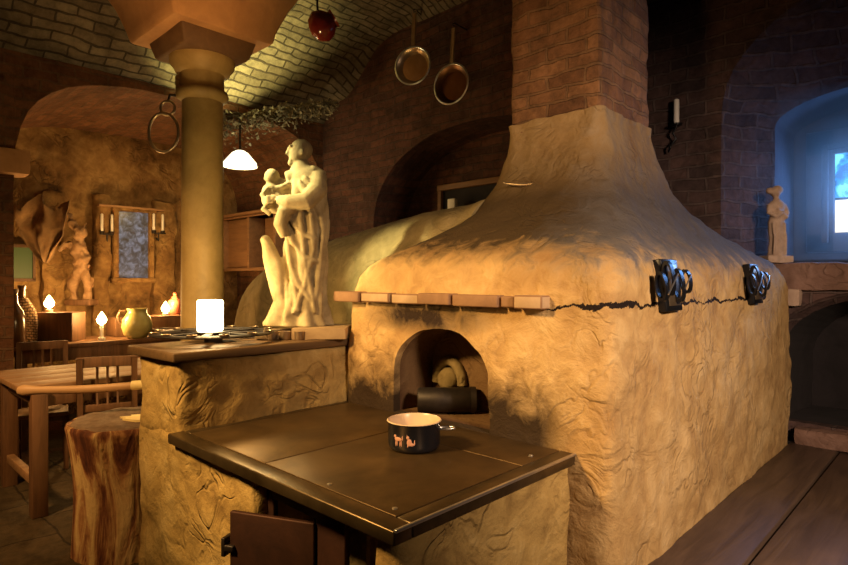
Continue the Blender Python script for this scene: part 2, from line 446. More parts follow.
# alcove wall on the left, its barrel running back
alc = (.49, 1.81, -.36, 2.35, 1.25, 3.4, [(2.4, 1.81, 2.35, 1.25, 3.4)], False)
struct(arched_wall(-6.0, 2.3, -.36, 4.6, [alc], lambda a, d, z: (-5.4-d, a, z)).build('wall_left', BRICKL, smooth=False))
mb = MB()
mb.rough(-8.15, -7.8, -1.6, 2.6, -.36, 3.8, .09, .05, 1.7, .02)
for yy, w in ((-.42, .14), (.18, .12), (1.05, .16), (1.62, .12)):                    # rough shafts in the wall face
    mb.rough(-7.85, -7.66, yy-w, yy+w, -.36, 2.7, .07, .05, 2.6, .06, yy*3)
struct(mb.build('wall_alcove', WALLP))
mb = MB(); mb.quad((4.2, -6, -.4), (4.2, 3.7, -.4), (4.2, 3.7, 4.9), (4.2, -6, 4.9)); struct(mb.build('wall_far_right', BRICKR))
mb = MB(); mb.quad((-8, -6, -.4), (4.2, -6, -.4), (4.2, -6, 4.9), (-8, -6, 4.9)); struct(mb.build('wall_front', BRICKD))
# plaster impost on the left pier
mb = MB(); mb.rough(-5.62, -5.28, -2.2, -1.20, 2.50, 2.74, .06, .01, 3, .03); struct(mb.build('trim_1', PLASTER))

def ceil_z(x, y):
    back = 2.3+1.4*sm(-1.3, -.7, x)
    d1 = max(0, x+5.4); d2 = max(0, back-y)
    h1 = 3.68+1.0*(1-math.exp(-(d1/.85)**1.3)); h2 = 3.92+.62*sm(-5.0, -4.0, x)+.8*(1-math.exp(-(d2/.9)**1.3))
    return min(h1, h2)
mb = MB(); nx, ny = 110, 110
G = [[mb.bm.verts.new((lerp(-5.45, 4.2, i/nx), lerp(-6, 3.75, j/ny), 0)) for j in range(ny+1)] for i in range(nx+1)]
for r in G:
    for v in r: v.co.z = ceil_z(v.co.x, v.co.y)+.012*noise.noise(v.co*3)
for i in range(nx):
    for j in range(ny): mb.face([G[i][j], G[i+1][j], G[i+1][j+1], G[i][j+1]])
ce = struct(mb.build('ceiling', BRICKV))
for d in ce.data.uv_layers.active.data: d.uv = (d.uv[1], d.uv[0])                   # courses run along the vault
# floors
mb = MB(); mb.rough(-8.1, .06, -6, 2.4, -.5, -.36, .14, .008, 2, .01)
mb.rough(.0, 4.2, -6, -1.0, -.5, -.36, .14, .008, 2, .01); struct(mb.build('floor', FLOORS))
mb = MB()
for x0, x1, dz in ((.0, .365, 0), (.38, 1.0, -.014), (1.012, 1.6, -.006), (1.612, 2.2, -.012), (2.212, 2.9, -.004), (2.912, 4.2, -.01)):
    mb.box(x0, x1, -1.0, 3.72, -.36, dz, .008)
struct(mb.build('floor.001', PLANK))
# step and ledge under the window
mb = MB(); mb.rough(.03, 4.0, 3.56, 3.74, -.01, .15, .06, .012, 3, .03); struct(mb.build('trim_2', LEDGES))
mb = MB(); mb.rough(-.32, 4.0, 3.63, 3.90, 1.40, 1.665, .06, .02, 3, .03); struct(mb.build('trim_3', LEDGES))
# window in the recess
w = MB()
for a, b, c, d in ((-.12, .14, 1.80, 3.12), (1.02, 1.28, 1.80, 3.12)): w.box(a, b, 4.93, 5.03, c, d, .012)
w.box(-.12, 1.28, 4.93, 5.03, 2.86, 3.12, .012); w.box(-.12, 1.28, 4.93, 5.03, 1.80, 2.01, .012)
w.box(.03, 1.13, 4.90, 4.95, 2.90, 2.96, .01); w.box(.03, .09, 4.90, 4.95, 1.9, 2.96, .01)
w.box(.14, 1.02, 4.96, 5.0, 2.36, 2.385, .004); w.box(.58, .61, 4.96, 5.0, 2.01, 2.86, .004)
wo = struct(w.build('window_1', FRAMEW))
p = MB(); p.box(.13, 1.03, 4.985, 4.995, 2.375, 2.87); p.build('pane', PANEB, wo)
p = MB(); p.box(.13, 1.03, 4.985, 4.995, 2.0, 2.37); p.build('pane', PANEW, wo)
# small niche window in the alcove wall, its pane glowing as daylit stone
w = MB()
for b in ((.30, .37, 1.48, 2.53), (.79, .86, 1.48, 2.53)): w.box(-7.72, -7.60, b[0], b[1], b[2], b[3], .01)
w.box(-7.72, -7.58, .28, .88, 2.49, 2.56, .01); w.box(-7.72, -7.58, .28, .88, 1.46, 1.53, .01)
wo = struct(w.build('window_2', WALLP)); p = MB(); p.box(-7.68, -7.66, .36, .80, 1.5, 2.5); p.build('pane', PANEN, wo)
w = MB(); w.box(-7.74, -7.66, -.90, -.87, 1.50, 1.94); w.box(-7.74, -7.66, -.66, -.63, 1.50, 1.94); w.box(-7.74, -7.66, -.9, -.63, 1.92, 1.96); w.box(-7.74, -7.66, -.9, -.63, 1.48, 1.52)
wo = struct(w.build('window_3', WOODD)); p = MB(); p.box(-7.71, -7.69, -.88, -.64, 1.51, 1.93); p.build('pane', PANEG, wo)

# stone column with capital and springer
col = thing('column', 'round stone column carrying the pale vault springer, behind the big lit candle', 'column', (-3.56, -.33, -.36))
c = MB(); c.lathe([(.26, 0), (.26, .12), (.22, .16), (.24, .2), (.185, .28), (.176, .5), (.172, 2.0), (.166, 3.42)], n=40); c.build('shaft', COLST, col)
c = MB(); c.lathe([(.166, 3.38), (.205, 3.41), (.215, 3.44), (.205, 3.47), (.178, 3.49), (.176, 3.58), (.182, 3.61), (.222, 3.63), (.235, 3.66), (.262, 3.69), (.268, 3.745)], n=40)
c.build('capital', COLST, col)
c = MB()
for k in range(5): c.ball((-.02+.03*math.cos(k*1.7), -.185-.015*math.sin(k), 3.49+.05*k), (.035, .03, .035), 10)
c.build('relief', COLST, col, rz=-.55)
def sq(h, z, r=.02, n=6):
    out = []
    for cx, cy, a0 in ((1, 1, 0), (-1, 1, PI/2), (-1, -1, PI), (1, -1, 1.5*PI)):
        for i in range(n): a = a0+PI/2*i/(n-1); out.append((cx*(h-r)+r*math.cos(a), cy*(h-r)+r*math.sin(a), z))
    return out
c = MB(); c.rings([sq(.27, 3.74), sq(.29, 3.76), sq(.325, 3.885)]); c.build('abacus', ABAC, col)
c = MB()
R = [sq(.25, 3.885), sq(.42, 3.885), sq(.435, 3.90)]
for h, z in ((.455, 3.97), (.49, 4.07), (.53, 4.17), (.59, 4.28), (.68, 4.40), (.82, 4.53), (1.0, 4.68), (1.2, 4.9), (1.3, 5.1)): R.append(sq(h, z, .03))
c.rings(R); c.jitter(.012, 3); c.build('springer', PLASTER, col, angle=35)
rg = MB()
rg.tube([(.06*math.cos(a), 0, .06*math.sin(a)) for a in [2*PI*i/20 for i in range(20)]], .012, 8, True)
rt = thing('iron_ring', 'pair of iron rings, small over large, hanging against the column', 'ring', (-3.72, -.56, 2.96), CAM)
rg.build('small_ring', TINM, rt)
rg = MB(); rg.tube([(-.03+.125*math.cos(a), -.01, -.21+.165*math.sin(a)) for a in [2*PI*i/28 for i in range(28)]], .013, 8, True); rg.build('large_ring', TINM, rt)
rg = MB(); rg.tube([(0, 0, .055), (.02, 0, .11), (.06, .06, .13), (.10, .11, .12)], .011); rg.build('hook', IRON, rt)

# ------------------------------------------------------------------ the oven
oven = thing('masonry_oven', 'big clay daubed oven with flaring hood, brick chimney and iron cooktop', 'oven', (0, 0, 0))
def rrect(cx, cy, hx, hy, r, z, n=240):
    """rounded rectangle, points spread evenly along its outline"""
    r = min(r, hx, hy); segs = []
    sx, sy = 2*(hx-r), 2*(hy-r); q = PI/2*r; tot = 2*sx+2*sy+4*q
    out = []
    for i in range(n):
        s = tot*i/n
        for k in range(4):
            L = sy if k % 2 == 0 else sx
            ca = k*PI/2; ccx = (hx-r)*(1 if k in (0, 3) else -1); ccy = (hy-r)*(1 if k in (0, 1) else -1)
            # side k runs along direction (ca + 90deg), ends at corner k
            if s <= L:
                d = Vector((-math.sin(ca), math.cos(ca))); nrm = Vector((math.cos(ca), math.sin(ca)))
                p = Vector((ccx, ccy))+nrm*r-d*(L-s); break
            s -= L
            if s <= q:
                a = ca+s/r; p = Vector((ccx+r*math.cos(a), ccy+r*math.sin(a))); break
            s -= q
        out.append(Vector((cx+p.x, cy+p.y, z)))
    return out
prof = [(-.36, 0, .06), (0, 0, .06), (1.33, 0, .07), (1.42, .005, .08), (1.52, .02, .12), (1.60, .055, .18), (1.655, .11, .24), (1.70, .19, .29), (1.76, .30, .34), (1.84, .43, .40), (1.93, .56, .42),
        (2.04, .69, .38), (2.17, .80, .30), (2.30, .88, .22), (2.44, .95, .14), (2.58, 1.0, .07), (2.66, 1.0, .06)]
R = []; z = -.36
while z < 2.66:
    s, r = interp(prof, z)
    bulge = .02*math.sin(PI*sm(0, 1.35, z))
    R.append(rrect(lerp(-1, -.93, s), lerp(1.8, 1.395, s), lerp(1.0, .385, s)+bulge, lerp(1.8, .435, s)+bulge, r, z)); z += .022
body = MB(); body.rings(R)
cutb = MB()                                             # the arched fire mouth, cut out of the facade
pts = [(-1.505, .642), (-1.505, .93)]+[(-1.115-.39*math.cos(PI*i/18), .93+.275*math.sin(PI*i/18)) for i in range(1, 18)]+[(-.725, .93), (-.725, .642)]
cutb.rings([[(x, yy, z) for x, z in pts] for yy in (-.3, .10, .36)])
cutter = cutb.build('cutter', CLAY); cutter.data.transform(Matrix.Scale(1/S, 4))
def rough_post(p, n):
    k = 1.0 if p.y > .02 or p.z > 1.45 else .8
    return p+n*(.022*noise.noise(p*2.4)+.014*noise.noise(p*6.5+Vector((3, 1, 7)))+.006*noise.noise(p*17))*k
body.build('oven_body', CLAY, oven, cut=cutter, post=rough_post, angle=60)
bpy.data.objects.remove(cutter)
# lower mound running off to the left behind the parapet
m = MB(); R = []
tab = [(-4.82, .95, .3), (-4.78, 1.25, .55), (-4.68, 1.45, .72), (-4.5, 1.60, .8), (-4.1, 1.74, .85), (-3.5, 1.88, .85), (-3.0, 1.95, .85), (-2.4, 2.02, .85), (-1.9, 2.08, .85), (-1.4, 2.14, .8)]
for i in range(80):
    x = lerp(-4.82, -1.4, i/79); zt, hy = interp(tab, x)
    row = []
    for k in range(50):
        a = PI*k/49; c_, s_ = math.cos(a), math.sin(a)
        row.append(Vector((x, 1.25-math.copysign(abs(c_)**.55, c_)*hy, -.36+(zt+.36)*max(s_, 0)**.34)))
    R.append(row)
m.rings(R); m.build('side_mound', CLAYG, oven, post=lambda p, n: p+n*(.03*noise.noise(p*2.2)+.014*noise.noise(p*7)))
# chimney
m = MB(); R = []
for k in range(60):
    z = 2.5+k*.042
    R.append([p+Vector((.012*noise.noise(p*3), .012*noise.noise(p*3+Vector((5, 5, 5))), 0)) for p in rrect(-.93, 1.395, .355, .41, .025, z, 120)])
m.rings(R)
def brick_post(p, n):
    row = math.floor(p.z/.10); return p+n*(.014*noise.noise(Vector((row*3.7, p.x*3.0, p.y*3.0)))+.006*noise.noise(p*20))
m.build('chimney', BRICKC, oven, post=brick_post, angle=40)
# brick ledge over the mouth
m = MB(); xs = [-2.08, -1.79, -1.50, -1.24, -.97, -.63, -.53, -.34]
for k, (a, b) in enumerate(zip(xs, xs[1:])):
    m.mi = (0, 1, 1, 0, 0, 0, 1)[k]
    m.box(a+.008, b-.008, -.075+.012*(k % 3), .06, 1.348+.004*(k % 2), 1.42-.004*(k % 3), .008)
m.build('brick_ledge', [LEDGER, LEDGEP], oven)
# little arched plug and its hooped handle at the back of the mouth
m = MB(); M90 = Matrix.Rotation(PI/2, 4, 'X')
m.lathe([(.075, 0), (.08, .05), (.06, .09), (.03, .1)], (-1.33, .37, .83), 20, M90); m.build('flue_plug', CLAYG, oven)
m = MB(); m.tube([(-1.33+.115*math.cos(a), .335, .80+.155*math.sin(a)) for a in [PI*(i/16) for i in range(17)]], .034, 10); m.build('plug_hood', CLAYG, oven)
# thin bent grip on the hood
m = MB(); m.tube([(-1.14+.045*i*.9-.01, .70+.012*i, 2.155+.0018*(i-4)**2) for i in range(9)], [.004, .009, .011, .012, .012, .012, .011, .009, .004], 8)
m.build('hood_grip', TINM, oven)
# hearth block
def hearth_wall(x0, x1, y0, y1, z0, z1, s, name='hearth_wall'):
    m = MB(); m.rough(x0, x1, y0, y1, z0, z1, .03, .026, 3.2, .04, s); return m.build(name, CLAY2, oven)
hearth_wall(-2.63, -1.22, -1.2, -.02, -.36, .605, 1)
hearth_wall(-.38, -.235, -1.17, .02, -.36, .60, 2)
hearth_wall(-1.22, -.36, -.30, -.02, -.36, .60, 3)
hearth_wall(-2.63, -2.015, -1.2, .36, .55, 1.035, 4, 'parapet')
m = MB(); m.box(-2.69, -2.0, -1.245, .37, 1.03, 1.085, .01); m.jitter(.006, 3); m.build('capping', CAPWOOD, oven)
# cooktop
m = MB()
m.box(-1.97, -.25, -1.19, -.005, .592, .628, .004)
ct = m.build('cooktop', STEEL, oven)
m = MB(); m.box(-2.035, -.187, -1.262, -1.17, .582, .637, .007); m.build('rim', RIMST, ct)
m = MB(); m.box(-.272, -.187, -1.168, -.005, .582, .637, .007); m.build('rim', RIMST, ct)
m = MB(); m.box(-2.035, -1.96, -1.168, -.005, .582, .637, .007); m.build('rim', RIMST, ct)
m = MB(); m.box(-.195, -.182, -1.255, -.02, .628, .6405, .002); m.build('rim_highlight', BRIGHT, ct)  # bright strip added as a painted highlight along the right rim
m = MB(); m.box(-1.955, -1.176, -1.164, -.02, .62, .6365, .003); m.box(-1.169, -.277, -1.164, -.36, .62, .6365, .003); m.box(-1.169, -.277, -.353, -.02, .62, .6355, .003); m.build('hot_plate', STEEL, ct)
for x, y in ((-.33, -1.12), (-.33, -.2), (-.72, -1.13)): m = MB(); m.lathe([(.012, .634), (.011, .64), (.004, .642)], (x, y, 0), 10); m.build('rivet', BRIGHT, ct)
# fire box: iron front, hanging open door
m = MB(); m.box(-1.23, -1.16, -1.13, -1.10, -.36, .59, .006); m.box(-.82, -.62, -1.13, -1.10, -.36, .59, .006); m.box(-1.17, -.81, -1.13, -1.10, .46, .59, .006); m.build('firebox_front', RUST, oven)
m = MB(); m.box(-1.15, -.75, -.9, -.88, -.2, .5); m.box(-1.08, -.98, -1.02, -.9, .38, .47, .01); m.build('firebox_lining', CLAYG, oven)
hd = Vector((-1.195+.818, -1.293+1.115)).normalized()
drz = math.atan2(hd.y, hd.x)
m = MB(); m.box(0, .43, -.013, .013, -.30, .45, .006); m.box(.03, .40, -.02, -.012, .405, .42, .003); dr = m.build('firebox_door', RUST, oven, (-.815, -1.135, 0), drz)
m = MB(); m.box(.40, .46, -.03, .03, .27, .30, .006); m.box(.445, .465, -.03, .03, .245, .33, .004); m.build('latch', IRON, dr)
# dampers on the side wall
def damper(y, z, k):
    e = MB(); M = Matrix.Translation((0.012, y, z)) @ Matrix.Rotation(-.12, 4, 'Y')
    e.box(-.03, .018, -.115*k, .115*k, -.15*k, .14*k, .005, M)
    pl = e.build('damper_plate', IRONB, oven)
    e = MB(); e.box(.017, .021, -.075*k, .09*k, -.12*k, .11*k, .001, M); e.build('plate_face', TINM, pl)
    for dy, r, hz in ((-.21, .046, -.015), (-.10, .055, .03), (.035, .055, -.01), (.15, .040, .012)):
        e = MB()
        loop = [M @ Vector((.042*k+.026*k*math.cos(a), dy*k, hz*k+1.55*r*k*math.sin(a))) for a in [2*PI*i/24 for i in range(24)]]
        R = []
        for i, p in enumerate(loop):
            cc = M @ Vector((.042*k, dy*k, hz*k)); n_ = (p-cc)*.13; w_ = Vector((0, .022*k, 0))
            R.append([p-n_-w_, p-n_+w_, p+n_+w_, p+n_-w_])
        R.append(R[0]); e.rings(R, False, False); e.build('scroll', IRONB, pl)
    for a, b in (((.075, -.22, -.06), (.075, -.05, .05)), ((.075, .03, -.03), (.07, .16, .05))):
        e = MB(); e.tube([M @ (Vector(a)*k), M @ ((Vector(a)+Vector(b))*.5*k+Vector((.006, 0, .008))), M @ (Vector(b)*k)], .0045*k, 6); e.build('bright_wire', BRIGHT, pl)
damper(.66, 1.475, 1.0); damper(2.35, 1.475, 1.05)

# ------------------------------------------------------------------ things on and about the oven
pot = thing('cooking_pot', 'dark enamel saucepan with pale animal motifs standing on the iron cooktop', 'pot', (-.84, -.50, .6385), CAM)
m = MB(); m.lathe([(.118, 0), (.128, .01), (.134, .03), (.134, .135), (.139, .142)], n=40, cap1=False); m.lathe([(.139, .142), (.13, .138)], n=40, cap0=False, cap1=False); m.build('pot_body', ENAMEL, pot)
m = MB(); m.lathe([(.141, .143), (.136, .147), (.130, .138), (.129, .085), (.0005, .083)], n=40, cap0=False); m.build('cream_lining', ENIN, pot)
m = MB(); m.tube([(.13, -.02, .10), (.17, -.045, .105), (.205, -.03, .105), (.205, .0, .105), (.17, .02, .10), (.13, .01, .10)], .007, 8); m.build('loop_handle', BRIGHT, pot)
m = MB()
def motif(a0, blobs):
    for dx, z, rx, rz_ in blobs:
        a = a0+dx/.134; M = Matrix.Translation((.1345*math.cos(a), .1345*math.sin(a), z)) @ Matrix.Rotation(a, 4, 'Z')
        m.ball((0, 0, 0), (.0018, rx, rz_), 10, M)
motif(-PI/2-.62, [(0, .072, .022, .010), (-.02, .084, .008, .008), (.0, .05, .0, .0), (-.014, .052, .003, .018), (-.006, .052, .003, .016), (.012, .052, .003, .018), (.019, .052, .003, .017), (.025, .078, .003, .012)])
motif(-PI/2-.16, [(0, .06, .013, .018), (-.008, .083, .008, .009), (-.012, .093, .002, .006), (.012, .05, .014, .008), (.026, .06, .003, .014), (-.008, .047, .003, .013)])
m.build('animal_motif', DECAL, pot)

pp = thing('iron_pipe', 'short dark iron roller lying in front of the arched fire mouth', 'pipe', (-1.215, .18, .728), CAM)
Mx = Matrix.Rotation(PI/2, 4, 'Y'); Mx = Matrix.Rotation(.0, 4, 'Z') @ Mx
m = MB(); m.lathe([(.07, -.19), (.08, -.18), (.08, .18), (.074, .19), (.0005, .175)], M=Mx, n=24); m.build('barrel', IRON, pp)
m = MB(); m.lathe([(.085, .15), (.085, .185)], M=Mx, n=24, cap0=False, cap1=False); m.lathe([(.085, .185), (.07, .187)], M=Mx, n=24, cap0=False, cap1=False); m.build('end_collar', IRON, pp)

# candle wheel with the big lit candle jar
wh = thing('candle_tray', 'round spoked iron tray with raised rim cups under the big lit candle', 'tray', (-2.47, -.775, 1.085), CAM)
m = MB(); m.lathe([(.06, 0), (.06, .05), (.12, .055), (.12, .07), (.0005, .07)], n=24); m.build('hub', IRON, wh)
m = MB(); m.lathe([(.33, .052), (.39, .052), (.40, .06), (.39, .068), (.33, .068), (.325, .06), (.33, .052)], n=48, cap0=False, cap1=False); m.build('rim', IRON, wh)
for k in range(8):
    a = 2*PI*k/8+.2; e = MB(); e.bar((.1*math.cos(a), .1*math.sin(a), .06), (.34*math.cos(a), .34*math.sin(a), .06), .05, .012, .003); e.build('spoke', IRON, wh)
for k in range(12):
    a = 2*PI*k/12; e = MB(); e.lathe([(.026, .066), (.032, .078), (.027, .078), (.022, .07), (.0005, .07)], (.365*math.cos(a), .365*math.sin(a), 0), 14); e.build('drip_cup', TINM, wh)
cj = thing('candle', 'large glowing candle jar on the iron tray before the column', 'candle', (-2.485, -.79, 1.155))
m = MB(); m.lathe([(.075, 0), (.085, .012), (.085, .20), (.078, .21), (.07, .205), (.07, .03), (.0005, .025)], n=28); m.build('glass', GLOW, cj)
m = MB(); m.lathe([(.002, .03), (.016, .06), (.02, .085), (.012, .13), (.002, .17)], n=12); m.build('flame', WICK, cj)

cup0 = None
for k, (px, py, lb) in enumerate(((-2.29, -.43, 'leftmost of three little metal cups at the statue plinth'), (-2.215, -.375, 'middle of three little metal cups at the statue plinth'), (-2.14, -.31, 'rightmost of three little metal cups at the statue plinth'))):
    if cup0 is None:
        cup0 = thing('tealight_cup', lb, 'cup', (px, py, 1.085), CAM, 'metal cups before the statue')
        m = MB(); m.lathe([(.03, 0), (.036, .01), (.04, .06), (.037, .06), (.033, .015), (.0005, .012)], n=20); m.build('cup_body', TINM, cup0)
    else: dup(cup0, (px, py, 1.085), None, lb)

# robed statue
st = thing('statue', 'pale stone robed statue holding a child, on the parapet by the oven', 'statue', (-2.31, -.19, 1.085), CAM)
m = MB(); m.rough(-.02, .36, -.22, .17, 0, .085, .03, .006, 5, .012); m.rough(-.28, .30, -.20, .15, 0, .05, .03, .006, 5, .012, 3); m.build('plinth', PLINTH, st)
U = .00727
def sp(px, py, dy=0.0): return Vector(((px-298)*U, dy, .085+(325-py)*U))
m = MB()
tab = [(0, 300, 27, 22), (10, 300, 25, 20), (30, 304, 20, 17), (80, 304, 20, 17), (110, 303.5, 20.5, 17), (132, 304, 20.5, 16), (146, 305, 19, 14), (153, 304, 16, 12), (158, 300, 10, 10), (164, 298, 7.5, 8), (172, 297, 7, 7)]
R = []
for i in range(70):
    zz = 172*i/69; cx, hw, hd_ = interp(tab, zz); row = []
    for k in range(72):
        a = 2*PI*k/72
        f = 1+(.115*math.sin(9*a+zz*.055)+.07*math.sin(5*a-zz*.07+1))*sm(150, 120, zz) if zz < 150 else 1
        row.append(sp(cx, 325-zz)+Vector((hw*U*f*math.cos(a), hd_*U*f*math.sin(a), 0)))
    R.append(row)
m.rings(R)
HM = Matrix.Rotation(.25, 4, 'Y')
m.ball(sp(297, 153), (10.0*U, 11*U, 13.0*U), 20, HM)                               # head, bowed to the left
m.ball(sp(299, 149, .01), (11*U, 11.5*U, 10.5*U), 20)                              # hair
m.tube([sp(288.5, 148, -.03), sp(286, 154, -.035), sp(288.5, 156, -.03)], [2*U, 2.4*U, 1.6*U], 8)   # nose
m.ball(sp(290, 163, -.02), (4*U, 4.5*U, 3.6*U), 12)                                # chin
m.ball(sp(289.5, 160, -.03), (2.2*U, 4*U, 1.4*U), 10)                              # lips
m.ball(sp(290, 147, -.03), (2.5*U, 6*U, 2*U), 10)                                  # brow
m.ball(sp(302, 154, -.075), (2.2*U, 1.5*U, 3.2*U), 10)                             # ear
m.tube([sp(295, 166), sp(299, 175), sp(304, 180)], [8*U, 9*U, 11*U], 14)           # neck and collar
# shoulders, sleeves and forearm
m.tube([sp(285, 179, -.03), sp(298, 175), sp(312, 173), sp(322, 177)], [7*U, 9*U, 9*U, 6*U], 14)
m.tube([sp(318, 176, -.04), sp(318, 192, -.11), sp(308, 204, -.16), sp(292, 205, -.17), sp(281, 202, -.15)], [8*U, 9*U, 9*U, 7.5*U, 4.5*U], 14)
m.ball(sp(277, 200, -.15), (4.5*U, 3*U, 3.2*U), 10)                                # hand
for q in range(4): m.tube([sp(276, 198+2*q, -.155), sp(271, 199+2*q, -.165), sp(268, 202+2*q, -.15)], [1.5*U, 1.4*U, 1.1*U], 6)
m.tube([sp(282, 180, -.03), sp(276, 195, -.05), sp(282, 206, -.06), sp(292, 208, -.06)], [6*U, 7*U, 7*U, 6*U], 12)
m.tube([sp(296, 208, -.15), sp(287, 214, -.16), sp(283, 226, -.15), sp(287, 238, -.13)], [5*U, 7*U, 7*U, 4*U], 12)   # hanging cuff
def surf(px, py, up=1.1):
    cx, hw, hd_ = interp(tab, 325-py); t = max(-.97, min(.97, (px-cx)/hw)); return sp(px, py, -(hd_*math.sqrt(1-t*t)+up)*U)
# long cloak folds
for f in ([(312, 178, -.06), (318, 200, -.14), (322, 230, -.13), (320, 262, -.12), (316, 300, -.10)],
          [(305, 186, -.13), (312, 215, -.15), (314, 250, -.14), (306, 285, -.14), (296, 312, -.12)],
          [(300, 205, -.15), (304, 235, -.16), (306, 262, -.15), (312, 290, -.14), (316, 312, -.12)],
          [(288, 212, -.14), (296, 226, -.16), (306, 236, -.16), (318, 240, -.14)],
          [(287, 222, -.14), (294, 242, -.16), (304, 256, -.16), (318, 262, -.13)],
          [(286, 236, -.13), (290, 262, -.15), (299, 282, -.15), (312, 300, -.13)],
          [(286, 225, -.12), (290, 255, -.15), (296, 285, -.15), (300, 310, -.14)],
          [(284, 240, -.10), (284, 270, -.13), (290, 300, -.13), (288, 320, -.11)],
          [(324, 180, -.02), (323, 210, -.04), (323, 250, -.04), (320, 290, -.03)],
          [(304, 178, -.08), (314, 188, -.13), (322, 198, -.12), (325, 212, -.08)],
          [(300, 182, -.10), (306, 194, -.14), (316, 206, -.15), (323, 222, -.12)]):
    pts_ = [surf(*[lerp(f[q][i], f[q+1][i], w_/4) for i in (0, 1)]) for q in range(len(f)-1) for w_ in range(4)]+[surf(f[-1][0], f[-1][1])]
    f = pts_; m.tube(pts_, [1.3*U]+[2.6*U]*(len(f)-2)+[1.7*U], 8)
# loose drapery falling in a pale wing at the lower left
R = []
for y, x0, x1, d in ((236, 262, 267, 3), (240, 261, 271, 5), (250, 262, 277, 6), (262, 263, 282, 7), (275, 266, 285, 7), (288, 269, 287, 7), (300, 273, 291, 7), (312, 268, 296, 8), (322, 262, 300, 9), (325, 262, 300, 9)):
    cx, hw = (x0+x1)/2, (x1-x0)/2
    R.append([sp(cx+hw*math.cos(2*PI*k/20), y, -.05+d*U*math.sin(2*PI*k/20)*(1+.15*math.sin(4*PI*k/20+y*.1))) for k in range(20)])
m.rings(R)
m.ball(sp(265, 240, -.05), (5*U, 6*U, 5*U), 12)
# child held at the chest
m.ball(sp(272, 178, -.06), (7.5*U, 8*U, 8.5*U), 16)
m.ball(sp(266, 180, -.075), (2*U, 2.4*U, 2.0*U), 8)
R = []
for y, cx, hw, d in ((184, 272, 5, 5), (188, 271, 8, 7), (196, 270, 9, 8), (204, 271, 9, 8), (210, 273, 7, 6), (214, 275, 4, 4)):
    R.append([sp(cx+hw*math.cos(2*PI*k/16), y, -.06+d*U*math.sin(2*PI*k/16)) for k in range(16)])
m.rings(R)
m.tube([sp(269, 190, -.1), sp(265, 197, -.13), sp(270, 203, -.14)], [3.2*U, 3*U, 2.2*U], 8)
m.tube([sp(275, 190, -.08), sp(283, 188, -.08), sp(290, 184, -.07)], [3.2*U, 3*U, 2.4*U], 8)
m.tube([sp(270, 206, -.10), sp(266, 211, -.13), sp(273, 216, -.13)], [4*U, 3.4*U, 2.6*U], 8)
m.build('robed_figure', STONE, st, remesh=.008, post=lambda p, n: p+n*(.004*noise.noise(p*14)), angle=70)

# stump and axe
sp_ = thing('chopping_block', 'thick weathered tree stump chopping block beside the clay parapet', 'stump', (-3.07, -1.10, -.36))
m = MB(); R = []
for k in range(40):
    zz = .885*k/39; t = k/39; row = []
    for i in range(90):
        a = 2*PI*i/90
        r = .345+.045*t**3-.02*math.sin(PI*t)
        r *= 1+.035*noise.noise(Vector((math.cos(a)*2, math.sin(a)*2, zz*.8)))+.02*noise.noise(Vector((math.cos(a)*9, math.sin(a)*9, zz*1.5)))
        if k == 39: r *= .965
        row.append((r*math.cos(a), r*math.sin(a), zz+.012*noise.noise(Vector((math.cos(a)*3, math.sin(a)*3, 5)))))
    R.append(row)
m.rings(R); m.build('trunk', BARK, sp_)
m = MB(); R = []
for q, zz in ((.362, .876), (.345, .897), (.2, .902), (.02, .905)):
    R.append([(q*math.cos(2*PI*i/60)*(1+.03*noise.noise(Vector((math.cos(2*PI*i/60)*3, math.sin(2*PI*i/60)*3, q)))), q*math.sin(2*PI*i/60), zz+.01*noise.noise(Vector((q*9*math.cos(2*PI*i/60), q*9*math.sin(2*PI*i/60), 1)))) for i in range(60)])
m.rings(R); m.build('cut_top', m_simple('grey_end_grain', (.11, .065, .035), (.25, .17, .105), 16, .85, 0, .6, .012), sp_)
m = MB()
m.rings([[(.16*math.cos(2*PI*i/18)*(1+.2*math.sin(3*i)), .09*math.sin(2*PI*i/18)*(1+.15*math.cos(2*i)), z) for i in range(18)] for z in (0, .016)])
m.build('fresh_cut_patch', WOODY, sp_, (.17, .06, .898), CAM)
ax = thing('axe', 'axe with a long pale wooden handle stuck in the stump', 'axe', (-2.93, -.97, .775), CAM)
L = .97; m = MB(); R = []
for k in range(26):
    t = k/25; x = -L*t; r = .024+.004*math.sin(PI*t)+.014*sm(.84, .97, t)-.012*sm(.98, 1.0, t); zc = -.062*t-.014*math.sin(PI*t*1.2)+.03*sm(.9, 1, t)*0
    R.append([(x, .75*r*math.cos(2*PI*i/16), zc+1.05*r*math.sin(2*PI*i/16)) for i in range(16)])
m.rings(R); h = m.build('handle', WOODH, ax)
m = MB(); R = []
for k in range(5):
    t = k/4; x = .10-.27*t; R.append([(x, .75*.030*math.cos(2*PI*i/16), -.064*max(0, -x)/.97-.006+1.05*.031*math.sin(2*PI*i/16)) for i in range(16)])
m.rings(R); m.build('pale_handle_collar', WOODY, ax)
m = MB(); m.rings([[(.05, -.035, .05), (.14, -.035, .05), (.14, .035, .05), (.05, .035, .05)], [(.05, -.035, -.05), (.14, -.035, -.05), (.14, .035, -.05), (.05, .035, -.05)],
    [(.035, -.018, -.15), (.155, -.018, -.15), (.155, .018, -.15), (.035, .018, -.15)], [(.01, -.003, -.255), (.17, -.003, -.255), (.17, .003, -.255), (.01, .003, -.255)]])
m.build('axe_head', IRON, ax, angle=30)

